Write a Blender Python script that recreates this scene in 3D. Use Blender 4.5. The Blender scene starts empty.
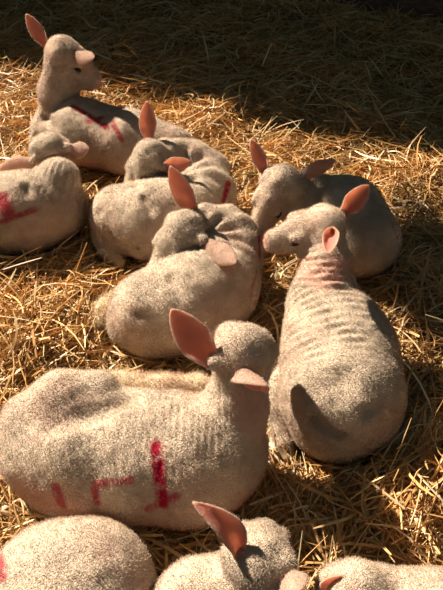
import bpy, math
import numpy as np
from mathutils import Vector

# ------------------------------------------------------------------ camera, light, exposure
sc = bpy.context.scene
COL = sc.collection
W_PX, H_PX, F_PX = 443.0, 590.0, 633.0
CAM_H = 1.17
cam_d = bpy.data.cameras.new('camera')
cam_d.sensor_fit = 'VERTICAL'
cam_d.sensor_height = 24.0
cam_d.lens = 24.0 * F_PX / H_PX
cam_d.clip_start = 0.01
cam_d.dof.use_dof = True
cam_d.dof.focus_distance = 1.35
cam_d.dof.aperture_fstop = 9.0
cam = bpy.data.objects.new('camera', cam_d)
COL.objects.link(cam)
cam.location = (0, 0, CAM_H)
cam.rotation_euler = (math.radians(45), 0, 0)
sc.camera = cam

world = bpy.data.worlds.new('world')
sc.world = world
world.use_nodes = True
wb = world.node_tree.nodes['Background']
wb.inputs[0].default_value = (0.54, 0.78, 0.84, 1)
wb.inputs[1].default_value = 0.115

SUN_AZ = math.radians(47)     # left of straight-behind
SUN_EL = math.radians(38)
SUN_DIR = Vector((-math.sin(SUN_AZ) * math.cos(SUN_EL), math.cos(SUN_AZ) * math.cos(SUN_EL), math.sin(SUN_EL)))
sun_d = bpy.data.lights.new('sun', 'SUN')
sun_d.energy = 15.5
sun_d.color = (1.0, 0.86, 0.68)
sun_d.angle = math.radians(1.2)
sun = bpy.data.objects.new('sun', sun_d)
COL.objects.link(sun)
sun.location = SUN_DIR * 6
sun.rotation_euler = SUN_DIR.to_track_quat('Z', 'Y').to_euler()

sc.view_settings.view_transform = 'Standard'
sc.view_settings.look = 'None'
sc.view_settings.exposure = 0.0
sc.view_settings.gamma = 1.0
sc.view_settings.use_curve_mapping = False

rng = np.random.default_rng(11)
A = lambda *v: np.array(v, dtype=np.float64)
C45 = math.cos(math.radians(45))


def P(px, py, z):
    """point of the world at height z seen at a pixel of the photograph"""
    u, v = (px - W_PX / 2) / F_PX, (H_PX / 2 - py) / F_PX
    d = A(u, C45 + v * C45, -C45 + v * C45)
    return A(0, 0, CAM_H) + d * ((z - CAM_H) / d[2])


def depth(px, py, z):
    v = (H_PX / 2 - py) / F_PX
    return (z - CAM_H) / (-C45 + v * C45)


def R(rpx, px, py, z):
    return rpx * depth(px, py, z) / F_PX


def nrm(v):
    v = np.asarray(v, dtype=np.float64)
    return v / max(np.linalg.norm(v), 1e-9)


# ------------------------------------------------------------------ materials
def new_mat(name):
    m = bpy.data.materials.new(name)
    m.use_nodes = True
    nt = m.node_tree
    return m, nt, nt.nodes['Principled BSDF'], nt.nodes['Material Output']


def link(nt, a, b):
    nt.links.new(a, b)


def node(nt, t, **kw):
    n = nt.nodes.new(t)
    for k, v in kw.items():
        setattr(n, k, v)
    return n


def mix_col(nt, fac, a, b):
    n = node(nt, 'ShaderNodeMix', data_type='RGBA')
    for sock, v in ((n.inputs[0], fac), (n.inputs[6], a), (n.inputs[7], b)):
        if isinstance(v, (int, float)):
            sock.default_value = v
        elif isinstance(v, tuple):
            sock.default_value = (*v, 1)
        else:
            link(nt, v, sock)
    return n.outputs[2]


def ramp(nt, src, stops):
    n = node(nt, 'ShaderNodeValToRGB')
    e = n.color_ramp.elements
    while len(e) < len(stops):
        e.new(0.5)
    for k, (p, c) in enumerate(stops):
        e[k].position = p
        e[k].color = (*c, 1) if isinstance(c, tuple) else (c, c, c, 1)
    link(nt, src, n.inputs[0])
    return n.outputs[0]


def attr(nt, name):
    return node(nt, 'ShaderNodeAttribute', attribute_name=name).outputs['Fac']


def noise(nt, vec, scale, detail=3.0, rough=0.55):
    n = node(nt, 'ShaderNodeTexNoise')
    n.inputs['Scale'].default_value = scale
    n.inputs['Detail'].default_value = detail
    n.inputs['Roughness'].default_value = rough
    link(nt, vec, n.inputs['Vector'])
    return n.outputs['Fac']


def wool_material(name, wool=(0.63, 0.51, 0.40), wool2=(0.36, 0.285, 0.225), paint=(0.40, 0.012, 0.045), fibre=False):
    m, nt, bs, out = new_mat(name)
    tc = node(nt, 'ShaderNodeTexCoord').outputs['Object']
    n1 = noise(nt, tc, 13.0, 5.0, 0.65)
    n3 = noise(nt, tc, 6.0, 2.0)
    n2 = noise(nt, tc, 380.0, 3.0, 0.6)
    base = mix_col(nt, ramp(nt, n1, [(0.35, 0.0), (0.7, 1.0)]), wool, wool2)
    vor = node(nt, 'ShaderNodeTexVoronoi', feature='SMOOTH_F1')
    vor.inputs['Scale'].default_value = 360.0
    vor.inputs['Smoothness'].default_value = 0.4
    warp = node(nt, 'ShaderNodeVectorMath', operation='ADD')
    nw = node(nt, 'ShaderNodeTexNoise')
    nw.inputs['Scale'].default_value = 200.0
    link(nt, tc, nw.inputs['Vector'])
    sc_ = node(nt, 'ShaderNodeVectorMath', operation='SCALE')
    sc_.inputs['Scale'].default_value = 0.006
    link(nt, nw.outputs['Color'], sc_.inputs[0])
    link(nt, tc, warp.inputs[0])
    link(nt, sc_.outputs[0], warp.inputs[1])
    link(nt, warp.outputs[0], vor.inputs['Vector'])
    vd = vor.outputs['Distance']
    base = mix_col(nt, ramp(nt, n3, [(0.45, 0.0), (0.75, 0.35)]), base, (0.62, 0.36, 0.29))
    skin = attr(nt, 'skin')
    base = mix_col(nt, skin, base, (0.72, 0.36, 0.29))
    mk = node(nt, 'ShaderNodeMath', operation='MULTIPLY')
    link(nt, attr(nt, 'mark'), mk.inputs[0])
    link(nt, ramp(nt, noise(nt, tc, 45.0, 4.0, 0.7), [(0.32, 0.3), (0.5, 1.0)]), mk.inputs[1])
    base = mix_col(nt, mk.outputs[0], base, paint)
    link(nt, base, bs.inputs['Base Color'])
    bs.inputs['Roughness'].default_value = 0.95
    bs.inputs['Specular IOR Level'].default_value = 0.08
    if fibre:
        tr = node(nt, 'ShaderNodeBsdfTranslucent')
        link(nt, base, tr.inputs['Color'])
        mx = node(nt, 'ShaderNodeMixShader')
        mx.inputs[0].default_value = 0.5
        link(nt, bs.outputs[0], mx.inputs[1])
        link(nt, tr.outputs[0], mx.inputs[2])
        link(nt, mx.outputs[0], out.inputs[0])
    else:
        hgt = node(nt, 'ShaderNodeMath', operation='MULTIPLY_ADD')
        link(nt, vd, hgt.inputs[0])
        hgt.inputs[1].default_value = -0.55
        link(nt, n2, hgt.inputs[2])
        bm = node(nt, 'ShaderNodeBump')
        bm.inputs['Strength'].default_value = 0.9
        bm.inputs['Distance'].default_value = 0.005
        link(nt, hgt.outputs[0], bm.inputs['Height'])
        link(nt, bm.outputs[0], bs.inputs['Normal'])
        bs.inputs['Subsurface Weight'].default_value = 0.12
        bs.inputs['Subsurface Radius'].default_value = (1.0, 0.4, 0.25)
        bs.inputs['Subsurface Scale'].default_value = 0.012
    return m


M_WOOL = wool_material('short_curled_wool')
M_FIBRE = wool_material('wool_fibre', fibre=True)
M_CREAM = wool_material('cream_leg_wool', wool=(0.76, 0.63, 0.45), wool2=(0.48, 0.36, 0.25))
M_CREAM_F = wool_material('cream_leg_wool_fibre', wool=(0.76, 0.63, 0.45), wool2=(0.52, 0.40, 0.28), fibre=True)


def ear_material(name, col, trans, tcol):
    m, nt, bs, out = new_mat(name)
    tc = node(nt, 'ShaderNodeTexCoord').outputs['Object']
    base = mix_col(nt, noise(nt, tc, 60.0, 4.0), col, tuple(c * 0.72 for c in col))
    base = mix_col(nt, attr(nt, 'rim'), base, (0.66, 0.50, 0.42))
    link(nt, base, bs.inputs['Base Color'])
    bs.inputs['Roughness'].default_value = 0.8
    bs.inputs['Specular IOR Level'].default_value = 0.15
    tr = node(nt, 'ShaderNodeBsdfTranslucent')
    tr.inputs['Color'].default_value = (*tcol, 1)
    mx = node(nt, 'ShaderNodeMixShader')
    mx.inputs[0].default_value = trans
    link(nt, bs.outputs[0], mx.inputs[1])
    link(nt, tr.outputs[0], mx.inputs[2])
    link(nt, mx.outputs[0], out.inputs[0])
    bm = node(nt, 'ShaderNodeBump')
    bm.inputs['Strength'].default_value = 0.4
    bm.inputs['Distance'].default_value = 0.002
    link(nt, noise(nt, tc, 250.0, 3.0), bm.inputs['Height'])
    link(nt, bm.outputs[0], bs.inputs['Normal'])
    return m


M_EAR_IN = ear_material('ear_inner_skin', (0.62, 0.29, 0.245), 0.5, (1.0, 0.36, 0.22))
M_EAR_OUT = ear_material('ear_outer_down', (0.60, 0.46, 0.38), 0.5, (1.0, 0.82, 0.68))
M_EYE, _nt, _b, _o = new_mat('eye_dark')
_b.inputs['Base Color'].default_value = (0.012, 0.009, 0.008, 1)
_b.inputs['Roughness'].default_value = 0.12
M_NOSE, _nt, _b, _o = new_mat('nose_pink')
_b.inputs['Base Color'].default_value = (0.55, 0.25, 0.22, 1)
_b.inputs['Roughness'].default_value = 0.45
M_HOOF, _nt, _b, _o = new_mat('hoof_horn')
_b.inputs['Base Color'].default_value = (0.23, 0.16, 0.10, 1)
_b.inputs['Roughness'].default_value = 0.5


def straw_material():
    m, nt, bs, out = new_mat('straw_stalks')
    g = node(nt, 'ShaderNodeNewGeometry')
    rnd = g.outputs['Random Per Island']
    tc = node(nt, 'ShaderNodeTexCoord').outputs['Object']
    c = ramp(nt, rnd, [(0.0, (0.42, 0.23, 0.08)), (0.25, (0.62, 0.35, 0.125)), (0.55, (0.76, 0.47, 0.19)),
                       (0.8, (0.84, 0.60, 0.30)), (0.95, (0.92, 0.79, 0.54)), (1.0, (0.50, 0.50, 0.24))])
    c = mix_col(nt, ramp(nt, noise(nt, tc, 7.0, 3.0), [(0.4, 0.0), (0.7, 0.55)]), c, (0.36, 0.23, 0.10))
    link(nt, c, bs.inputs['Base Color'])
    bs.inputs['Roughness'].default_value = 0.42
    bs.inputs['Specular IOR Level'].default_value = 0.4
    tr = node(nt, 'ShaderNodeBsdfTranslucent')
    link(nt, c, tr.inputs['Color'])
    mx = node(nt, 'ShaderNodeMixShader')
    mx.inputs[0].default_value = 0.3
    link(nt, bs.outputs[0], mx.inputs[1])
    link(nt, tr.outputs[0], mx.inputs[2])
    link(nt, mx.outputs[0], out.inputs[0])
    return m


M_STRAW = straw_material()
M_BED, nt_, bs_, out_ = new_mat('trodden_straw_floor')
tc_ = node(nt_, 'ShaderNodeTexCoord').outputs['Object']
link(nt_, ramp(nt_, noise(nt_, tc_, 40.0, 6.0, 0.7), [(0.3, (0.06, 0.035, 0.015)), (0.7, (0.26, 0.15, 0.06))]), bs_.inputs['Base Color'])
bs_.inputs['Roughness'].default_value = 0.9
M_BOARD, nt_, bs_, out_ = new_mat('dark_barn_boards')
tc_ = node(nt_, 'ShaderNodeTexCoord').outputs['Object']
mp_ = node(nt_, 'ShaderNodeMapping')
mp_.inputs['Scale'].default_value = (1.5, 20, 20)
link(nt_, tc_, mp_.inputs[0])
link(nt_, ramp(nt_, noise(nt_, mp_.outputs[0], 3.0, 5.0), [(0.3, (0.09, 0.045, 0.035)), (0.7, (0.20, 0.11, 0.085))]), bs_.inputs['Base Color'])
bs_.inputs['Roughness'].default_value = 0.8


# ------------------------------------------------------------------ mesh helpers
def raw_mesh(name, verts, faces_list, mats, mat_idx=None, attrs=None, smooth=True):
    """faces_list: list of (n, k) int arrays; numpy to mesh without loops"""
    me = bpy.data.meshes.new(name)
    verts = np.asarray(verts, dtype=np.float32)
    me.vertices.add(len(verts))
    me.vertices.foreach_set('co', verts.ravel())
    tot = sum(len(f) for f in faces_list)
    loops = np.concatenate([f.ravel() for f in faces_list]).astype(np.int32)
    sizes = np.concatenate([np.full(len(f), f.shape[1], dtype=np.int32) for f in faces_list])
    starts = np.concatenate([[0], np.cumsum(sizes)[:-1]]).astype(np.int32)
    me.loops.add(len(loops))
    me.loops.foreach_set('vertex_index', loops)
    me.polygons.add(tot)
    me.polygons.foreach_set('loop_start', starts)
    me.polygons.foreach_set('use_smooth', np.full(tot, smooth, dtype=bool))
    if mat_idx is not None:
        me.polygons.foreach_set('material_index', np.asarray(mat_idx, dtype=np.int32))
    for m in mats:
        me.materials.append(m)
    if attrs:
        for k, v in attrs.items():
            a = me.attributes.new(k, 'FLOAT', 'POINT')
            a.data.foreach_set('value', np.asarray(v, dtype=np.float32))
    me.update(calc_edges=True)
    me.validate()
    return me


def link_obj(name, me, parent=None, origin=None):
    o = bpy.data.objects.new(name, me)
    COL.objects.link(o)
    if parent is not None:
        o.parent = parent
    return o


def surface_nets(F, org, h):
    s = F < 0
    nx, ny, nz = F.shape
    cnt = np.zeros((nx - 1, ny - 1, nz - 1), dtype=np.float32)
    acc = np.zeros((nx - 1, ny - 1, nz - 1, 3), dtype=np.float32)
    corners = [(i, j, k) for i in (0, 1) for j in (0, 1) for k in (0, 1)]
    sl = lambda c: (slice(c[0], nx - 1 + c[0]), slice(c[1], ny - 1 + c[1]), slice(c[2], nz - 1 + c[2]))
    for a in range(8):
        for ax in range(3):
            ca = corners[a]
            if ca[ax] == 1:
                continue
            cb = list(ca)
            cb[ax] = 1
            fa, fb = F[sl(ca)], F[sl(cb)]
            m = (fa < 0) != (fb < 0)
            t = np.where(m, fa / np.where(m, fa - fb, 1), 0)
            cnt += m
            for q in range(3):
                acc[..., q] += np.where(m, (ca[q] + (t if q == ax else 0)), 0)
    active = cnt > 0
    idx = -np.ones(active.shape, dtype=np.int64)
    idx[active] = np.arange(active.sum())
    cells = np.argwhere(active)
    v = (cells + acc[active] / cnt[active][:, None]) * h + org
    quads = []
    for ax in range(3):
        a, b = [(1, 2), (2, 0), (0, 1)][ax]
        s0 = [slice(1, n - 1) for n in (nx, ny, nz)]
        s1 = list(s0)
        s0[ax] = slice(0, F.shape[ax] - 1)
        s1[ax] = slice(1, F.shape[ax])
        x0, x1 = s[tuple(s0)], s[tuple(s1)]
        for flip in (False, True):
            m = (x0 & ~x1) if not flip else (~x0 & x1)
            g = np.argwhere(m)
            g = g + [0 if q == ax else 1 for q in range(3)]
            def cell(da, db):
                c = g.copy()
                c[:, a] -= da
                c[:, b] -= db
                return idx[c[:, 0], c[:, 1], c[:, 2]]
            q4 = np.stack([cell(1, 1), cell(0, 1), cell(0, 0), cell(1, 0)], 1)
            if flip:
                q4 = q4[:, ::-1]
            quads.append(q4)
    q = np.concatenate(quads)
    q = q[(q >= 0).all(1)]
    return v, q


def seg_dist(p, a, b):
    ab = b - a
    t = np.clip(((p - a) @ ab) / max(ab @ ab, 1e-12), 0, 1)
    return np.linalg.norm(p - a - t[..., None] * ab, axis=-1), t


class Sculpt:
    """a soft-blended solid sampled on a grid and meshed as one continuous skin"""
    def __init__(self):
        self.ops, self.pts, self.dents, self.wr = [], [], [], []
        self.grp, self.kg = 0, .03

    def cone(self, a, ra, b, rb, k=0.02):
        self.ops.append(('c', A(*a), ra, A(*b), rb, k, self.grp))
        for q, r in ((a, ra), (b, rb)):
            self.pts += [A(*q) - r, A(*q) + r]

    def ball(self, c, r, k=0.02):
        self.cone(c, r, A(*c) + A(0, 0, 1e-4), r, k)

    def ell(self, c, rad, ax, k=0.02):
        """ax: 3 row vectors (orthonormal)"""
        self.ops.append(('e', A(*c), A(*rad), np.array(ax), 0, k, self.grp))
        r = max(rad)
        self.pts += [A(*c) - r, A(*c) + r]

    def chain(self, pts, k=0.03):
        """pts: (px, py, z, radius in pixels)"""
        w = [(P(x, y, z), R(r, x, y, z)) for x, y, z, r in pts]
        for (a, ra), (b, rb) in zip(w[:-1], w[1:]):
            self.cone(a, ra, b, rb, k)

    def dent(self, pts, w, depth_):
        self.dents.append((pts, w, depth_))

    def build(self, h):
        pts = np.array(self.pts)
        lo, hi = pts.min(0) - 3 * h - 0.006, pts.max(0) + 3 * h + 0.006
        n = np.ceil((hi - lo) / h).astype(int) + 1
        ax = [np.arange(n[q], dtype=np.float32) * h + np.float32(lo[q]) for q in range(3)]
        FF = [np.full(n, 1.0, dtype=np.float32), np.full(n, 1.0, dtype=np.float32)]

        def block(c0, c1, pad):
            b0 = np.clip(((c0 - pad - lo) / h).astype(int), 0, n - 1)
            b1 = np.clip(((c1 + pad - lo) / h).astype(int) + 2, 1, n)
            sl = tuple(slice(b0[q], b1[q]) for q in range(3))
            g = np.stack(np.meshgrid(*[ax[q][sl[q]] for q in range(3)], indexing='ij'), -1)
            return sl, g
        for t, a, ra, b, rb, k, gr in self.ops:
            F = FF[gr]
            if t == 'c':
                m = max(ra, rb)
                sl, g = block(np.minimum(a, b) - m, np.maximum(a, b) + m, k + 0.05)
                d, tt = seg_dist(g, a.astype(np.float32), b.astype(np.float32))
                d = d - (ra + (rb - ra) * tt)
            else:
                rad = ra
                sl, g = block(a - rad.max(), a + rad.max(), k + 0.05)
                q = (g - a) @ b.T
                k0 = np.linalg.norm(q / rad, axis=-1)
                k1 = np.linalg.norm(q / rad ** 2, axis=-1)
                d = k0 * (k0 - 1) / np.maximum(k1, 1e-6)
            f = F[sl]
            hh = np.clip(0.5 + 0.5 * (d - f) / k, 0, 1)
            F[sl] = (d * (1 - hh) + f * hh - k * hh * (1 - hh)).astype(np.float32)
        kk = self.kg
        hh = np.clip(0.5 + 0.5 * (FF[1] - FF[0]) / kk, 0, 1)
        F = (FF[1] * (1 - hh) + FF[0] * hh - kk * hh * (1 - hh)).astype(np.float32)
        for pl, w, dep in self.dents:
            for p0, p1 in zip(pl[:-1], pl[1:]):
                sl, g = block(np.minimum(p0, p1), np.maximum(p0, p1), w * 2.5)
                d, _ = seg_dist(g, p0, p1)
                F[sl] += (dep * np.exp(-(d / w) ** 2)).astype(np.float32)
        for wr in self.wr:
            c, Rr = wr['c'], wr['R']
            sl, g = block(c - Rr * 1.8, c + Rr * 1.8, 0)
            q = g - c
            mask = np.exp(-(np.linalg.norm(q / Rr, axis=-1)) ** 4)
            wob = 0.9 * np.sin(q[..., 0] * 31 + q[..., 2] * 23 + wr['c'][0] * 50) + 0.9 * np.sin(q[..., 1] * 37 - q[..., 2] * 29 + 1.3)
            if 'dir' in wr:
                ph = (q @ wr['dir']) * 2 * math.pi / wr['wl']
            else:
                o = wr['pole']
                ph = np.arctan2(g[..., 1] - o[1], g[..., 0] - o[0]) * wr['n']
            s = np.sin(ph + wob)
            s = np.sign(s) * np.abs(s) ** 0.8
            br = 0.6 + 0.4 * np.sin(q[..., 0] * 60 + q[..., 1] * 47 + q[..., 2] * 52)
            F[sl] += (wr['amp'] * s * mask * br).astype(np.float32)
        # soft lumps of the fleece
        X, Y, Z = ax[0][:, None, None], ax[1][None, :, None], ax[2][None, None, :]
        F += 0.0016 * np.sin(X * 74 + 1.7 * np.sin(Y * 41)) * np.sin(Y * 83 + 1.3 * np.sin(Z * 47)) * np.sin(Z * 66 + X * 20)
        F += 0.0009 * np.sin(X * 190 + Y * 60) * np.sin(Y * 210 - Z * 70) * np.sin(Z * 180 + X * 50)
        self.F, self.lo, self.h = F, lo, h
        return surface_nets(F, lo.astype(np.float32), h)

    def sample(self, p):
        q = np.round((p - self.lo) / self.h).astype(int)
        ok = ((q >= 0) & (q < np.array(self.F.shape))).all(-1)
        qc = np.clip(q, 0, np.array(self.F.shape) - 1)
        v = self.F[qc[..., 0], qc[..., 1], qc[..., 2]]
        # F is only exact near the body; outside the grid it is far away
        return np.where(ok, v, 1.0)


def add_fuzz(v, q, dens, length, width=0.0008, region=None):
    """short fibres growing out of the skin: thin triangles"""
    a, b, c, d = v[q[:, 0]], v[q[:, 1]], v[q[:, 2]], v[q[:, 3]]
    nn = np.cross(c - a, d - b)
    area = np.linalg.norm(nn, axis=1) / 2
    nn = nn / np.maximum(np.linalg.norm(nn, axis=1), 1e-12)[:, None]
    n = int(area.sum() * dens)
    f = rng.choice(len(q), n, p=area / area.sum())
    s, t = rng.random((n, 1)), rng.random((n, 1))
    p = a[f] * (1 - s) * (1 - t) + b[f] * s * (1 - t) + c[f] * s * t + d[f] * (1 - s) * t
    keep = p[:, 2] > 0.0
    p, f = p[keep], f[keep]
    n = len(p)
    N = nn[f]
    dr = N + rng.normal(0, 0.55, (n, 3))
    dr /= np.linalg.norm(dr, axis=1)[:, None]
    side = np.cross(dr, rng.normal(0, 1, (n, 3)))
    side /= np.maximum(np.linalg.norm(side, axis=1), 1e-9)[:, None]
    L = length * rng.uniform(0.5, 1.25, (n, 1))
    base = p - N * 0.001
    curl = np.cross(dr, side)
    v0, v1 = base - side * width / 2, base + side * width / 2
    mid = base + dr * L * 0.6 + curl * L * 0.12
    v2, v3 = mid + side * width * 0.4, mid - side * width * 0.4
    v4 = base + dr * L * 0.95 + curl * L * 0.45
    V = np.stack([v0, v1, v2, v3, v4], 1).reshape(-1, 3)
    i = np.arange(n)[:, None] * 5
    return V, i + np.array([[0, 1, 2, 3]]), i + np.array([[3, 2, 4]]), f


def smoothstep(x):
    x = np.clip(x, 0, 1)
    return x * x * (3 - 2 * x)


SCULPTS = []


class Lamb:
    def __init__(self, label, origin):
        self.S = Sculpt()
        self.label = label
        o = bpy.data.objects.new('lamb', None)
        COL.objects.link(o)
        o.empty_display_size = 0.1
        self.org = P(*origin)
        o.location = self.org
        o['label'] = label
        o['category'] = 'lamb'
        self.root = o
        self.marks, self.skins = [], []

    def part(self, name, me, label=None):
        o = link_obj(name, me, self.root)
        if label:
            o['label'] = label
        return o

    def head(self, skull, nose, up=(0, 0, 1), s=1.0, closed=False, eyes=(1, -1)):
        S = self.S
        S.grp = 1
        c = P(*skull)
        f = nrm(P(*nose) - c)
        u = A(*up)
        l = nrm(np.cross(u, f))
        u = np.cross(f, l)
        self.hf = (c, f, l, u, s)
        T = lambda x, y, z: c + (f * x + l * y + u * z) * s
        ax = [f, l, u]
        S.ell(T(0, 0, 0), A(.056, .045, .046) * s, ax, .02)
        S.ball(T(-.018, 0, .014), .036 * s, .02)
        S.cone(T(.03, 0, -.006), .039 * s, T(.088, 0, -.026), .0255 * s, .015)
        S.cone(T(.03, 0, .014), .026 * s, T(.092, 0, -.012), .0175 * s, .012)
        S.cone(T(.0, 0, -.03), .027 * s, T(.080, 0, -.042), .016 * s, .014)
        for y in (1, -1):
            S.ball(T(.022, y * .021, -.02), .026 * s, .014)
            S.cone(T(.03, y * .027, .018), .0125 * s, T(.05, y * .03, .016), .009 * s, .010)
            S.ball(T(-.014, y * .032, .012), .02 * s, .018)
            S.ball(T(.099, y * .010, -.020), .012 * s, .006)
            S.dent([T(.1145, y * .008, -.015), T(.108, y * .0155, -.017)], .0042 * s, .0055 * s)
            S.dent([T(.113, y * .004, -.035), T(.094, y * .023, -.036), T(.07, y * .03, -.032)], .0036 * s, .003 * s)
            S.dent([T(.052, y * .034, .002), T(.046, y * .037, .002)], .011 * s, .004 * s)
        S.dent([T(.116, 0, -.02), T(.113, 0, -.035)], .003 * s, .003 * s)
        self.skins.append(([T(.113, 0, -.02), T(.11, 0, -.034)], .022 * s, 0.6))
        self.skins.append(([T(.115, 0, -.04), T(.05, 0, -.05)], .03 * s, 0.35))
        for y in eyes:
            # eyeball with an upper and a lower lid
            e = T(.048, y * .0335, .003)
            out = nrm(l * y + f * .35 + u * .1)
            V, Fq = [], []
            nu, nv = 12, 8
            for i in range(nv + 1):
                th = math.pi * i / nv
                for j in range(nu):
                    p = 2 * math.pi * j / nu
                    w = (f * math.cos(p) * 1.25 + u * math.sin(p) * (0.3 if closed else .72)) * math.sin(th) + out * math.cos(th) * .75
                    V.append(e + w * .0085 * s)
            for i in range(nv):
                for j in range(nu):
                    Fq.append([i * nu + j, (i + 1) * nu + j, (i + 1) * nu + (j + 1) % nu, i * nu + (j + 1) % nu])
            me = raw_mesh('eye', np.array(V) - self.org, [np.array(Fq)], [M_EYE])
            self.part('eye', me)
        self.T = T

    def ear(self, side, tip, face, width=.046, cup=.5, base=None, bend=(0, 0, 0), label=None, root_w=.45, roll=0.0):
        """tip: (px, py, z); face: world direction that the pink inside looks to"""
        T = self.T
        c, f, l, u, s = self.hf
        b = T(-.014, side * .04, .016) if base is None else P(*base)
        t = P(*tip)
        ax = nrm(t - b)
        L = np.linalg.norm(t - b)
        inn = A(*face)
        inn = nrm(inn - ax * (inn @ ax))
        sd = np.cross(ax, inn)
        bend = A(*bend)
        nu, nv = 22, 12
        V = []
        fl = []
        rim = []
        for layer in (0, 1):
            for i in range(nu + 1):
                x = i / nu
                wprof = (root_w + (1 - root_w) * math.sin(min(x / .42, 1) * math.pi / 2)) * (max(1 - ((x - .42) / .58) ** 1.75, 0) ** .72 if x > .42 else 1)
                wprof = max(wprof, .03)
                cp = cup * (1.35 - x) ** 1.2 * (2.0 if x < .25 else 1.0 + max(0, (.45 - x) / .2))
                th_ = .0016 * (1 if x < .9 else .6)
                for j in range(nv + 1):
                    y = j / nv * 2 - 1
                    ang = y * (0.55 + cp)
                    rr = width / 2 * wprof / (0.55 + cp)
                    off = sd * math.sin(ang) * rr * 1.25 + inn * (1 - math.cos(ang)) * rr * 1.25
                    ed = math.sqrt(max(1 - y ** 2, 0))
                    pos = b + ax * L * x + off + bend * math.sin(x * math.pi) * L + bend * x * x * L * .0
                    n_out = -(inn * math.cos(ang) - sd * math.sin(ang))
                    pos = pos + n_out * th_ * (0.35 + ed) * (1 if layer else -1)
                    pos = pos + inn * .0012 * math.sin(x * 17 + y * 3) * (1 - x)
                    V.append(pos)
                    rim.append(min(1, max(0, abs(y) - .55) / .45 * .8 + max(0, x - .85) * 2 + .25 * (math.sin(x * 23 + y * 9) > .75) * abs(y)))
        n1 = (nu + 1) * (nv + 1)
        Fi, Fo = [], []
        g = lambda L_, i, j: L_ * n1 + i * (nv + 1) + j
        for i in range(nu):
            for j in range(nv):
                Fi.append([g(0, i, j), g(0, i + 1, j), g(0, i + 1, j + 1), g(0, i, j + 1)])
                Fo.append([g(1, i, j), g(1, i, j + 1), g(1, i + 1, j + 1), g(1, i + 1, j)])
            for j, fl in ((0, 0), (nv, 1)):
                qd = [g(0, i, j), g(1, i, j), g(1, i + 1, j), g(0, i + 1, j)]
                Fo.append(qd if not fl else qd[::-1])
        for j in range(nv):
            Fo.append([g(0, nu, j), g(1, nu, j), g(1, nu, j + 1), g(0, nu, j + 1)])
            Fo.append([g(0, 0, j), g(0, 0, j + 1), g(1, 0, j + 1), g(1, 0, j)])
        V = np.array(V)
        quads = np.array(Fi + Fo)
        # downy fringe on the outside and the rim
        fo = np.array(Fo)
        fv, f4, f3, _ = add_fuzz(V, fo, 420000, .005, .0006)
        nb = len(V)
        Vall = np.concatenate([V, fv])
        mi = np.concatenate([np.zeros(len(Fi)), np.ones(len(Fo)), np.full(len(f4) + len(f3), 2)])
        me = raw_mesh('ear', Vall - self.org, [quads, f4 + nb, f3 + nb], [M_EAR_IN, M_EAR_OUT, M_FIBRE], mi,
                      {'mark': np.zeros(len(Vall)), 'skin': np.concatenate([np.zeros(len(V)), np.full(len(fv), .1)]),
                       'rim': np.concatenate([rim, np.zeros(len(fv))])})
        self.S.ball(b + ax * .003, .0125 * s, .018)
        self.part('ear', me, label)

    def mark(self, pts, w, z=None, strength=1.0):
        """paint stroke along pixels (px, py, z)"""
        self.marks.append(([P(*p) for p in pts], w, strength))

    def skin(self, pts, w, strength=.5):
        self.skins.append(([P(*p) for p in pts], w, strength))

    def wrinkle(self, at, Rr, amp=.0035, wl=.017, to=None, pole=None, n=14, world=None):
        c = P(*at)
        w = dict(c=c, R=Rr if not np.isscalar(Rr) else A(Rr, Rr, Rr), amp=amp)
        if pole is not None:
            w['pole'] = P(*pole)
            w['n'] = n
        else:
            w['dir'] = nrm(P(*to) - c)
            w['wl'] = wl
        self.S.wr.append(w)

    def leg(self, pts, label=None, hoof=True, cream=True, fuzz=.006, h=.0035):
        """a leg as a part of its own: pts (px, py, z, r px)"""
        L = Sculpt()
        L.chain(pts, .01)
        v, q = L.build(h)
        SCULPTS.append(L)
        self._emit('leg', v, q, (M_CREAM, M_CREAM_F) if cream else (M_WOOL, M_FIBRE), fuzz, 130000, label)
        if hoof:
            a, b = P(*pts[-2][:3]), P(*pts[-1][:3])
            d = nrm(b - a)
            r = R(pts[-1][3], *pts[-1][:3])
            Hs = Sculpt()
            sd = nrm(np.cross(d, A(0, 0, 1)))
            for sgn in (1, -1):
                Hs.cone(b + sd * r * .42 * sgn, r * .62, b + d * r * 1.7 + sd * r * .34 * sgn, r * .42, .002)
            v, q = Hs.build(.002)
            self.part('hoof', raw_mesh('hoof', v - self.org, [q], [M_HOOF]))

    def _emit(self, name, v, q, mats, fuzz, dens, label=None):
        fv, f4, f3, fi = add_fuzz(v, q, dens, fuzz)
        nb = len(v)
        V = np.concatenate([v, fv])
        mk, sk = np.zeros(len(V)), np.zeros(len(V))
        for store, arr in ((self.marks, mk), (self.skins, sk)):
            for pts, w, st in store:
                # paint is laid on through the wool, so distance is measured across the surface
                dd = np.full(len(V), 9.0)
                for a, b in zip(pts[:-1], pts[1:]):
                    d, _ = seg_dist(V, a, b)
                    dd = np.minimum(dd, d)
                np.maximum(arr, st * smoothstep(1.6 - 1.3 * dd / w), out=arr)
        mi = np.concatenate([np.zeros(len(q)), np.ones(len(f4) + len(f3))])
        me = raw_mesh(name, V - self.org, [q, f4 + nb, f3 + nb], mats, mi, {'mark': mk, 'skin': sk})
        return self.part(name, me, label)

    def snap(self, pts):
        """move paint points onto the skin along the view ray (from above)"""
        return pts

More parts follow.
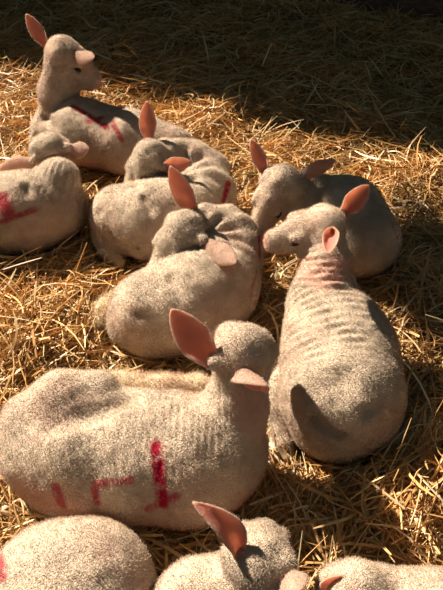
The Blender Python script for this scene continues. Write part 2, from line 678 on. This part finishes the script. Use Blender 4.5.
    def finish(self, h=.0042, fuzz=.0055, dens=210000):
        v, q = self.S.build(h)
        SCULPTS.append(self.S)
        # put every paint and skin point on the surface: march towards it from above and in front
        for store in (self.marks, self.skins):
            for k, (pts, w, st) in enumerate(store):
                out = []
                for p in pts:
                    o = A(0, 0, CAM_H)
                    d = nrm(p - o)
                    ts = np.linalg.norm(p - o) + np.linspace(-.25, .25, 160)
                    ray = o + d * ts[:, None]
                    f = self.S.sample(ray)
                    hit = np.argmax(f < 0) if (f < 0).any() else None
                    out.append(ray[hit] if (hit is not None and store is self.marks) else p)
                if store is self.marks and len(out) > 1:      # refine long strokes
                    fine = []
                    for a, b in zip(out[:-1], out[1:]):
                        for t in np.linspace(0, 1, 6)[:-1]:
                            m = a * (1 - t) + b * t
                            o = A(0, 0, CAM_H)
                            d = nrm(m - o)
                            ts = np.linalg.norm(m - o) + np.linspace(-.15, .15, 120)
                            ray = o + d * ts[:, None]
                            f = self.S.sample(ray)
                            fine.append(ray[np.argmax(f < 0)] if (f < 0).any() else m)
                    fine.append(out[-1])
                    out = fine
                store[k] = (out, w, st)
        self._emit('body', v, q, (M_WOOL, M_FIBRE), fuzz, dens)


# ------------------------------------------------------------------ setting: low board partition behind
MOUNDS = [(P(105, 150, 0), .07, .05), (P(225, 128, 0), .09, .04), (P(375, 152, 0), .16, .05), (P(425, 190, 0), .16, .05), (P(40, 100, 0), .2, .03),
          (P(415, 300, 0), .08, .04), (P(420, 480, 0), .10, .04), (P(60, 300, 0), .10, .03), (P(20, 350, 0), .08, .03), (P(300, 520, 0), .06, .0)]


def ground_z(x, y):
    return (sum(hh * np.exp(-((x - m[0]) ** 2 + (y - m[1]) ** 2) / rr ** 2) for m, rr, hh in MOUNDS) +
            0.012 * np.sin(x * 5.1 + 1.0) * np.sin(y * 4.3) + 0.010 * np.sin(x * 11 + y * 7) + 0.008 * np.sin(y * 15 - x * 9 + 2)
            + 0.006 * np.sin(x * 27 + 3 * np.sin(y * 9)) * np.sin(y * 23))


wall_dir = nrm(A(1.0, -.46, 0))
wb_ = P(405, 14, 0)
perp = A(-wall_dir[1], wall_dir[0], 0)           # away from the lambs
V, Fq = [], []
for k in range(5):
    z0, z1 = k * .2 - (0.1 if k == 0 else 0), (k + 1) * .2 - .006
    a, b = wb_ - wall_dir * 3.4, wb_ + wall_dir * 1.3
    n0 = len(V)
    for z in (z0, z1):
        for p in (a, b, b + perp * .03, a + perp * .03):
            V.append([p[0], p[1], z])
    Fq += [[n0, n0 + 1, n0 + 5, n0 + 4], [n0 + 1, n0 + 2, n0 + 6, n0 + 5], [n0 + 2, n0 + 3, n0 + 7, n0 + 6],
           [n0 + 3, n0, n0 + 4, n0 + 7], [n0 + 4, n0 + 5, n0 + 6, n0 + 7], [n0 + 3, n0 + 2, n0 + 1, n0]]
wo = link_obj('wall_back', raw_mesh('wall_back', V, [np.array(Fq)], [M_BOARD], smooth=False))
wo['kind'] = 'structure'

# unseen sheets added overhead, outlined to shade the far straw and one lamb's back
SHEET_Z = 2.5


def up_sun(px, py, z):
    p = P(px, py, z)
    k = (SHEET_Z - p[2]) / SUN_DIR[2]
    return p + A(*SUN_DIR) * k


def shade_sheet(edge, extra):
    pts = [up_sun(*e) for e in edge] + [up_sun(1e-9 + W_PX / 2, 200, 0) + A(x, y, 0) for x, y in extra]
    n = len(pts)
    V = [[p[0], p[1], SHEET_Z] for p in pts] + [[p[0], p[1], SHEET_Z + .03] for p in pts]
    me = bpy.data.meshes.new('added_shade_sheet')
    me.from_pydata(V, [], [list(range(n))[::-1], [n + i for i in range(n)]] + [[i, (i + 1) % n, n + (i + 1) % n, n + i] for i in range(n)])
    me.materials.append(M_BOARD)
    o = link_obj('added_shade_sheet', me)
    o['kind'] = 'structure'


shade_sheet([(-260, 20, 0), (0, 72, .03), (110, 84, .03), (185, 106, .03), (240, 126, .03), (330, 140, .05), (400, 156, .05), (560, 200, 0)],
           [(4.5, .3), (4.5, 4), (-3.5, 4)])
shade_sheet([(300, 158, .2), (312, 195, .2), (330, 225, .2), (352, 250, .2), (392, 262, .2), (425, 262, .2), (520, 300, .2),
            (640, 330, .2), (640, 260, 0), (443, 222, .03), (418, 196, .05), (392, 168, .12)], [])

# ------------------------------------------------------------------ the lambs
TOCAM = (0, -.7, .7)

# big marked lamb in front, at the left
G = Lamb('large cream lamb in front with red paint strokes along its side', (150, 450, 0))
G.S.chain([(48, 446, .105, 50), (85, 446, .115, 60), (140, 455, .115, 62), (190, 458, .115, 63), (217, 452, .115, 50)], .03)
G.S.chain([(30, 420, .16, 28), (62, 396, .20, 24), (100, 388, .20, 18)], .022)
G.S.chain([(222, 440, .14, 38), (236, 405, .20, 29), (240, 372, .27, 25)], .03)
G.S.chain([(60, 485, .05, 30), (110, 490, .04, 26)], .04)
G.S.kg = .03
G.head((243, 352, .315), (276, 346, .245), up=(.1, -.1, 1), s=1.04)
G.ear(1, (171, 309, .40), (.25, -.75, .25), width=.052, cup=.25, base=(214, 364, .325), label='tall upright ear with a red inside')
G.ear(-1, (266, 386, .36), (-.45, -.7, -.75), width=.068, cup=.85, base=(242, 364, .325), label='near ear curled forward, red inside')
G.skin([(30, 490, .1), (150, 515, .08), (240, 500, .08)], .05, .4)
G.skin([(250, 400, .25), (258, 440, .15)], .04, .3)
G.wrinkle((185, 430, .2), A(.13, .12, .14), amp=.0015, wl=.012, to=(225, 432, .2))
G.wrinkle((228, 425, .16), .07, amp=.0013, wl=.014, to=(240, 385, .25))
G.S.dent([P(48, 424, .23), P(85, 414, .235), P(128, 402, .22)], .018, .027)
G.S.dent([P(26, 462, .19), P(44, 486, .17), P(72, 498, .14), P(100, 500, .12)], .013, .011)
G.S.dent([P(208, 432, .21), P(200, 460, .2), P(204, 486, .17)], .013, .008)
G.mark([(156, 446, .2), (159, 470, .18), (163, 503, .1)], .013)
G.mark([(148, 508, .1), (176, 496, .1)], .009, strength=.75)
G.mark([(95, 489, .1), (97, 503, .08)], .009, strength=.8)
G.mark([(95, 484, .1), (130, 480, .1)], .0095, strength=.75)
G.mark([(56, 486, .1), (62, 506, .08)], .011, strength=.75)
G.leg([(92, 385, .10, 12), (120, 386, .085, 14), (165, 388, .075, 13), (198, 386, .06, 11), (222, 392, .045, 9)], label='cream woolly hind leg folded along its far side', hoof=True, fuzz=.012)
G.finish()

# lamb at the right, resting its chin on the lamb behind
F_ = Lamb('pale lamb at the right, chin resting on the lamb behind, back turned to the viewer', (340, 390, 0))
F_.S.chain([(322, 300, .17, 32), (330, 322, .15, 42), (338, 350, .13, 55), (342, 392, .12, 62)], .03)
F_.S.chain([(322, 405, .09, 36), (322, 425, .06, 30)], .03)
F_.S.chain([(350, 415, .08, 42), (340, 428, .06, 32)], .03)
F_.S.chain([(328, 262, .245, 24), (324, 288, .20, 28), (322, 305, .17, 32)], .02)
F_.head((317, 230, .285), (268, 235, .27), up=(-.05, -.2, 1), s=1.05, closed=True)
F_.ear(-1, (369, 185, .36), (-.35, -.8, .1), width=.044, cup=.5, base=(340, 216, .30), label='far ear raised, red inside')
F_.ear(1, (328, 254, .35), (-.2, -.75, .6), width=.040, cup=1.2, base=(333, 228, .305), label='near ear curled round like a cup')
F_.wrinkle((322, 325, .2), A(.12, .13, .14), amp=.003, wl=.02, to=(330, 375, .2))
F_.wrinkle((322, 275, .23), .06, amp=.0035, wl=.015, to=(322, 300, .2))
F_.S.dent([P(342, 380, .24), P(347, 388, .24)], .028, .024)
F_.skin([(305, 268, .25), (322, 275, .27), (345, 268, .25)], .035, .5)
F_.S.dent([P(291, 372, .12), P(300, 398, .14), P(322, 424, .15), P(340, 432, .14)], .014, .022)
F_.S.dent([P(320, 441, .08), P(340, 444, .08), P(362, 438, .08)], .008, .014)
F_.S.dent([P(392, 350, .12), P(384, 385, .18), P(366, 412, .19)], .013, .010)
F_.leg([(292, 362, .09, 10), (281, 385, .08, 13), (272, 408, .065, 12), (284, 442, .04, 9)], label='woolly foreleg folded beside the body', fuzz=.010, cream=False)
F_.leg([(300, 425, .03, 12), (282, 440, .02, 11), (272, 455, .015, 8)], hoof=True)
F_.finish()

# lamb curled up in the middle
D = Lamb('lamb in the centre curled up with its head folded back over its shoulder', (190, 300, 0))
D.S.chain([(150, 310, .105, 40), (185, 303, .11, 47), (212, 285, .115, 45), (222, 262, .12, 40)], .03)
D.S.chain([(226, 262, .13, 34), (236, 243, .15, 25), (226, 228, .18, 21), (206, 224, .2, 20)], .018)
D.S.kg = .008
D.S.chain([(130, 325, .06, 22), (150, 335, .05, 20), (190, 330, .04, 22)], .03)
D.head((182, 236, .215), (157, 264, .175), up=(.1, .1, 1), s=1.06)
D.ear(-1, (170, 166, .345), (-.1, -.9, .1), width=.047, cup=.3, base=(196, 214, .24), label='upright ear with a pink inside')
D.ear(1, (236, 263, .245), (.1, .6, -1), width=.05, cup=.3, base=(202, 240, .235), label='ear laid back over the shoulder')
D.wrinkle((226, 240, .17), A(.12, .12, .12), amp=.0042, pole=(200, 262, .15), n=15)
D.mark([(259, 235, .12), (260, 258, .1)], .008, strength=.9)
D.mark([(256, 270, .1), (250, 298, .08)], .006, strength=.5)
D.skin([(200, 338, .06), (245, 300, .06)], .05, .35)
D.S.dent([P(205, 256, .2), P(224, 252, .2)], .022, .02)
D.S.dent([P(168, 268, .2), P(178, 290, .22), P(200, 300, .22)], .014, .011)
D.S.dent([P(140, 336, .12), P(160, 342, .12), P(186, 338, .12), P(198, 325, .14)], .011, .018)
D.S.dent([P(128, 306, .14), P(146, 320, .17), P(166, 322, .19)], .011, .010)
D.leg([(124, 300, .06, 12), (108, 308, .045, 11), (100, 320, .035, 8)], label='fluffy tail end of a folded hind leg', hoof=False, fuzz=.016)
D.finish()

# lamb behind it, with the orange-lit ear
C_ = Lamb('curled lamb behind the centre lamb, red stroke on its shoulder, ear glowing orange', (160, 215, 0))
C_.S.chain([(120, 216, .105, 31), (150, 220, .11, 38), (185, 215, .11, 38), (201, 194, .115, 33)], .03)
C_.S.chain([(204, 190, .12, 31), (205, 172, .14, 23), (190, 160, .17, 19), (168, 156, .2, 18)], .018)
C_.S.kg = .008
C_.S.dent([P(178, 186, .2), P(192, 184, .2)], .02, .016)
C_.S.chain([(108, 238, .05, 16), (118, 245, .04, 14)], .02)
C_.head((149, 161, .215), (129, 184, .165), up=(.1, .1, 1), s=1.0)
C_.ear(-1, (147, 101, .335), (-.1, -.9, .0), width=.044, cup=.4, base=(150, 143, .235), label='upright ear glowing orange')
C_.ear(1, (191, 161, .255), (0, -1, .3), width=.042, cup=.4, base=(163, 167, .22), label='near ear held out sideways')
C_.wrinkle((200, 172, .17), A(.13, .12, .12), amp=.004, pole=(170, 198, .15), n=16)
C_.mark([(228, 184, .1), (222, 206, .08)], .012, strength=.95)
C_.skin([(150, 245, .05), (215, 235, .05)], .05, .4)
C_.S.dent([P(135, 188, .2), P(150, 208, .2), P(152, 225, .2)], .012, .012)
C_.S.dent([P(112, 240, .1), P(128, 248, .1), P(146, 244, .1)], .009, .013)
C_.S.dent([P(98, 212, .16), P(112, 222, .18), P(128, 224, .19)], .010, .009)
C_.leg([(112, 238, .04, 10), (106, 250, .03, 9), (118, 262, .02, 7)], hoof=False)
C_.finish()

# lamb at the back left with raised head
A_ = Lamb('lamb farthest back at the left, sitting with its head raised high and facing right', (100, 150, 0))
A_.S.chain([(52, 130, .10, 21), (82, 132, .12, 31), (130, 143, .12, 31), (170, 152, .11, 26)], .03)
A_.S.chain([(60, 112, .15, 20), (58, 92, .22, 18), (62, 72, .28, 18)], .025)
A_.head((66, 57, .325), (100, 76, .275), up=(.2, .0, 1), s=1.08)
A_.ear(1, (26, 14, .42), (.2, -.9, .1), width=.042, cup=.45, base=(50, 50, .335), label='raised ear with a pink inside')
A_.ear(-1, (94, 58, .36), (.2, .5, -1), width=.05, cup=.6, base=(70, 52, .35), label='near ear pointing forward')
A_.S.dent([P(46, 118, .16), P(52, 128, .18), P(54, 138, .17)], .014, .018)
A_.mark([(72, 106, .2), (90, 116, .2), (108, 128, .2)], .009, strength=.9)
A_.mark([(88, 122, .2), (102, 118, .2)], .010, strength=.85)
A_.mark([(112, 122, .2), (122, 140, .2)], .009, strength=.8)
A_.skin([(90, 160, .06), (130, 168, .06)], .06, .5)
A_.leg([(45, 120, .08, 9), (38, 140, .05, 8), (44, 155, .03, 7)], hoof=False, cream=False)
A_.finish()

# lamb at the left edge
B = Lamb('lamb cut off by the left edge, seen from behind with its head turned away', (40, 215, 0))
B.S.chain([(-60, 225, .11, 38), (-20, 215, .11, 39), (25, 212, .115, 39), (50, 206, .115, 35)], .03)
B.S.chain([(52, 200, .13, 32), (58, 180, .18, 22)], .02)
B.S.chain([(54, 180, .12, 22), (51, 160, .15, 17)], .02)
B.S.kg = .008
B.S.dent([P(38, 163, .2), P(52, 158, .2), P(66, 160, .2)], .012, .015)
B.head((50, 151, .195), (38, 126, .12), up=(0, .3, 1), s=1.08)
B.ear(-1, (89, 149, .22), (.1, .6, -1), width=.05, cup=.4, base=(67, 148, .22), label='short ear on the right')
B.ear(1, (0, 168, .20), (0, .8, -.8), width=.05, cup=.4, base=(35, 161, .205), label='ear stretched out to the left')
B.wrinkle((58, 182, .2), A(.07, .07, .1), amp=.0016, wl=.014, to=(75, 185, .2))
B.S.dent([P(20, 184, .2), P(32, 196, .22), P(50, 214, .2), P(54, 232, .16)], .013, .012)
B.mark([(3, 198, .2), (8, 212, .2)], .022, strength=.85)
B.mark([(0, 222, .2), (34, 210, .2)], .009, strength=.8)
B.finish()

# lamb at the back right, mostly in shade
E = Lamb('lamb lying in shade behind the right lamb, its face in the sun', (340, 220, 0))
E.S.chain([(312, 208, .12, 32), (342, 220, .12, 42), (362, 240, .11, 38)], .03)
E.S.chain([(312, 205, .13, 30), (294, 196, .18, 24)], .02)
E.head((279, 190, .225), (258, 222, .165), up=(.25, .1, 1), s=1.1)
E.ear(1, (251, 139, .33), (.1, -.9, .2), width=.035, cup=.5, base=(268, 178, .25), label='raised ear glowing red')
E.ear(-1, (336, 160, .28), (-.2, .9, -.4), width=.036, cup=.4, base=(298, 180, .245), label='ear pointing back')
E.wrinkle((325, 190, .2), A(.12, .1, .1), amp=.003, wl=.022, to=(350, 200, .2))
E.leg([(255, 225, .07, 11), (250, 240, .04, 9), (262, 252, .02, 7)], hoof=False, cream=False)
E.finish()

# lambs cut off by the bottom edge
H_ = Lamb('woolly rump of a lamb at the bottom left corner', (65, 600, 0))
H_.S.chain([(55, 590, .11, 66), (85, 592, .11, 66), (50, 660, .11, 66), (25, 740, .1, 56)], .03)
H_.S.chain([(120, 590, .07, 26), (138, 592, .05, 20)], .03)
H_.mark([(-2, 560, .15), (3, 575, .15)], .012, strength=.8)
H_.finish()

I_ = Lamb('lamb at the bottom edge with a tall curled grey-pink ear', (235, 620, 0))
I_.S.chain([(216, 640, .11, 62), (238, 710, .11, 66), (245, 780, .1, 56)], .03)
I_.S.chain([(202, 608, .14, 50), (228, 600, .14, 40), (250, 590, .15, 36)], .03)
I_.head((258, 560, .235), (268, 518, .17), up=(0, .2, 1), s=1.02)
I_.ear(1, (193, 502, .35), (.5, -.8, .3), width=.035, cup=.55, base=(238, 562, .26), bend=(.16, .0, .10), label='upright ear with a curled tip')
I_.ear(-1, (298, 592, .30), (.3, -.8, .3), width=.045, cup=.6, base=(284, 566, .26), label='pink ear on the right')
I_.finish()

J = Lamb('smooth back of a lamb at the bottom right corner with a pink ear beside it', (390, 620, 0))
J.S.chain([(385, 625, .11, 55), (440, 640, .11, 62), (470, 690, .1, 60)], .03)
J.S.chain([(365, 605, .13, 38), (352, 600, .15, 32)], .02)
J.head((352, 602, .17), (330, 650, .14), up=(0, .2, 1), s=1.0)
J.ear(-1, (320, 584, .21), (-.1, -.7, .7), width=.045, cup=.5, base=(344, 588, .19), label='pink ear')
J.finish()

# ------------------------------------------------------------------ straw bedding
def body_sdf(p):
    d = np.full(p.shape[:-1], 1.0)
    for s in SCULPTS:
        d = np.minimum(d, s.sample(p))
    return d


gx, gy = np.meshgrid(np.linspace(-2.2, 2.2, 221), np.linspace(-.5, 4.6, 256), indexing='ij')
gz = ground_z(gx, gy) - .02
V = np.stack([gx, gy, gz], -1).reshape(-1, 3)
n2 = gx.shape[1]
ii, jj = np.meshgrid(np.arange(gx.shape[0] - 1), np.arange(n2 - 1), indexing='ij')
b0 = (ii * n2 + jj).ravel()
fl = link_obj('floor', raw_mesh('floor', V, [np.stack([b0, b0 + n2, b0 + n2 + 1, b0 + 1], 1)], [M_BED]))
fl['kind'] = 'structure'


def stalk_mesh(pos, az, tilt, L, w, bendv, kink):
    """n stalks: folded ribbons of 6 rings x 3 points; returns verts (n,6,3,3)"""
    n = len(pos)
    nr = 6
    t = np.linspace(-.5, .5, nr)[None, :, None]
    d = np.stack([np.cos(az) * np.cos(tilt), np.sin(az) * np.cos(tilt), np.sin(tilt)], -1)[:, None, :]
    side = np.stack([-np.sin(az), np.cos(az), np.zeros(n)], -1)[:, None, :]
    c = pos[:, None, :] + d * t * L[:, None, None]
    c = c + side * (t ** 2 - .08) * bendv[:, 0][:, None, None] * L[:, None, None]
    c = c + A(0, 0, 1) * (-(t ** 2) + .08) * bendv[:, 1][:, None, None] * L[:, None, None]
    c = c + side * np.maximum(t - kink[:, 1][:, None, None], 0) * kink[:, 0][:, None, None] * L[:, None, None]
    roll = rng.uniform(0, math.pi, n)[:, None, None]
    upv = np.cross(d, side)
    s2 = side * np.cos(roll) + upv * np.sin(roll)
    u2 = -side * np.sin(roll) + upv * np.cos(roll)
    prof = np.array([.55, 1, 1, 1, .9, .4])[None, :, None]
    ww = w[:, None, None] * prof
    return np.stack([c - s2 * ww / 2, c + u2 * ww * .38, c + s2 * ww / 2], 2), c


def stalk_faces(n):
    nr = 6
    base = np.arange(n)[:, None, None, None] * nr * 3
    r = np.arange(nr - 1)[None, :, None, None] * 3
    k = np.arange(3)[None, None, :, None]
    k2 = (k + 1) % 3
    f = np.concatenate([base + r + k, base + r + k2, base + r + k2 + 3, base + r + k + 3], -1)
    return f.reshape(-1, 4)


def scatter(n, Lr, wr, zr, tilt_s, mode):
    if mode == 'view':        # denser where it is near
        px = rng.uniform(-60, 503, n)
        py = rng.uniform(-40, 680, n)
        u, v = (px - W_PX / 2) / F_PX, (H_PX / 2 - py) / F_PX
        tt = CAM_H / (C45 - v * C45)
        x, y = u * tt, (C45 + v * C45) * tt
    else:
        x, y = rng.uniform(-1.9, 1.9, n), rng.uniform(-.1, 3.9, n)
    L = rng.uniform(Lr[0], Lr[1], n) * rng.uniform(.6, 1, n)
    z = ground_z(x, y) + rng.uniform(zr[0], zr[1], n)
    az = rng.uniform(0, 2 * math.pi, n) * .75 + .25 * rng.normal(0.4 + 1.2 * np.sin(x * 3 + y * 2), .6, n)
    tilt = rng.normal(0, tilt_s, n)
    w = rng.uniform(wr[0], wr[1], n)
    bend = np.stack([rng.normal(0, .35, n), rng.normal(0.1, .3, n)], 1)
    kink = np.stack([rng.normal(0, .7, n) * (rng.random(n) < .35), rng.uniform(-.2, .3, n)], 1)
    pos = np.stack([x, y, z], 1)
    V, c = stalk_mesh(pos, az, tilt, L, w, bend, kink)
    d = body_sdf(c)
    ok = (d.min(1) > .003) & (((c - wb_) @ perp).max(1) < -.01) & (c[..., 2].min(1) > -.04)
    return V[ok]


parts = [scatter(52000, (.03, .13), (.0018, .0042), (-.015, .03), .16, 'view'),
         scatter(20000, (.06, .22), (.002, .0046), (.0, .045), .2, 'view'),
         scatter(5000, (.08, .28), (.0022, .0055), (.015, .065), .35, 'view'),
         scatter(1500, (.10, .28), (.0045, .0085), (.015, .055), .2, 'view'),
         scatter(26000, (.05, .22), (.0025, .005), (-.01, .04), .22, 'world')]
V = np.concatenate(parts)
n = len(V)
print('straw stalks', n)
st = link_obj('straw_bedding', raw_mesh('straw_bedding', V.reshape(-1, 3), [stalk_faces(n)], [M_STRAW], smooth=False))
st['kind'] = 'stuff'
st['label'] = 'loose golden straw covering the whole barn floor around the lambs'
st['category'] = 'straw'

# the stalks that stand out one by one
def single(label, a, b, w, bend=0.0, kink=0.0):
    pa, pb = P(*a), P(*b)
    L = np.linalg.norm(pb - pa)
    d = nrm(pb - pa)
    V, c = stalk_mesh(((pa + pb) / 2)[None], np.array([math.atan2(d[1], d[0])]), np.array([math.asin(d[2])]), np.array([L]),
                      np.array([w]), np.array([[bend, .05]]), np.array([[kink, .05]]))
    org = pa
    o = link_obj('straw_stalk', raw_mesh('straw_stalk', V.reshape(-1, 3) - org, [stalk_faces(1)], [M_STALK], smooth=False))
    o.location = org
    o['label'], o['category'], o['group'] = label, 'straw', 'single pale straw stalks'


M_STALK, nt_, bs_, out_ = new_mat('pale_straw_stalk')
tc_ = node(nt_, 'ShaderNodeTexCoord').outputs['Object']
link(nt_, ramp(nt_, noise(nt_, tc_, 30.0, 3.0), [(0.3, (0.82, 0.62, 0.34)), (0.7, (0.92, 0.78, 0.52))]), bs_.inputs['Base Color'])
bs_.inputs['Roughness'].default_value = 0.4
single('thick pale stalk slanting in from the lower right edge', (392, 508, .05), (450, 474, .07), .009, .15)
single('long curved pale stalk right of the right lamb', (386, 338, .05), (441, 418, .05), .005, -.35)
single('short bright stub of straw at the right edge below the middle', (420, 450, .06), (446, 434, .07), .008)
single('upright thin stalk in the straw below the right lamb', (398, 470, .03), (402, 505, .10), .004)
single('pale stalk leaning against the right lamb\'s snout side', (282, 262, .05), (292, 290, .07), .004, .2)
single('long pale stalk slanting across the straw at the left', (30, 300, .05), (96, 262, .06), .004, .1)
single('bright stalk just above the rump of the large front lamb', (6, 345, .05), (60, 322, .06), .004, -.1)
single('pale broken stalk in the straw left of the centre lamb', (60, 345, .06), (92, 318, .07), .006, 0, .6)
single('forked bright stalk standing beyond the back lambs', (205, 128, .06), (226, 112, .13), .006, .25)
single('bright looping stalk at the right beyond the shaded lamb', (352, 152, .08), (398, 163, .12), .006, .5)
single('thin pale stalk alone in the dark straw at the top', (262, 66, .05), (272, 42, .10), .004)
single('pale stalk lying flat in the dark straw at upper right', (300, 62, .05), (338, 58, .05), .004, .1)
single('golden stalk between the two lambs at the bottom edge', (306, 512, .05), (322, 548, .06), .006, .1)
single('slanting stalk under the belly of the large front lamb', (250, 505, .04), (292, 488, .05), .005, .1)
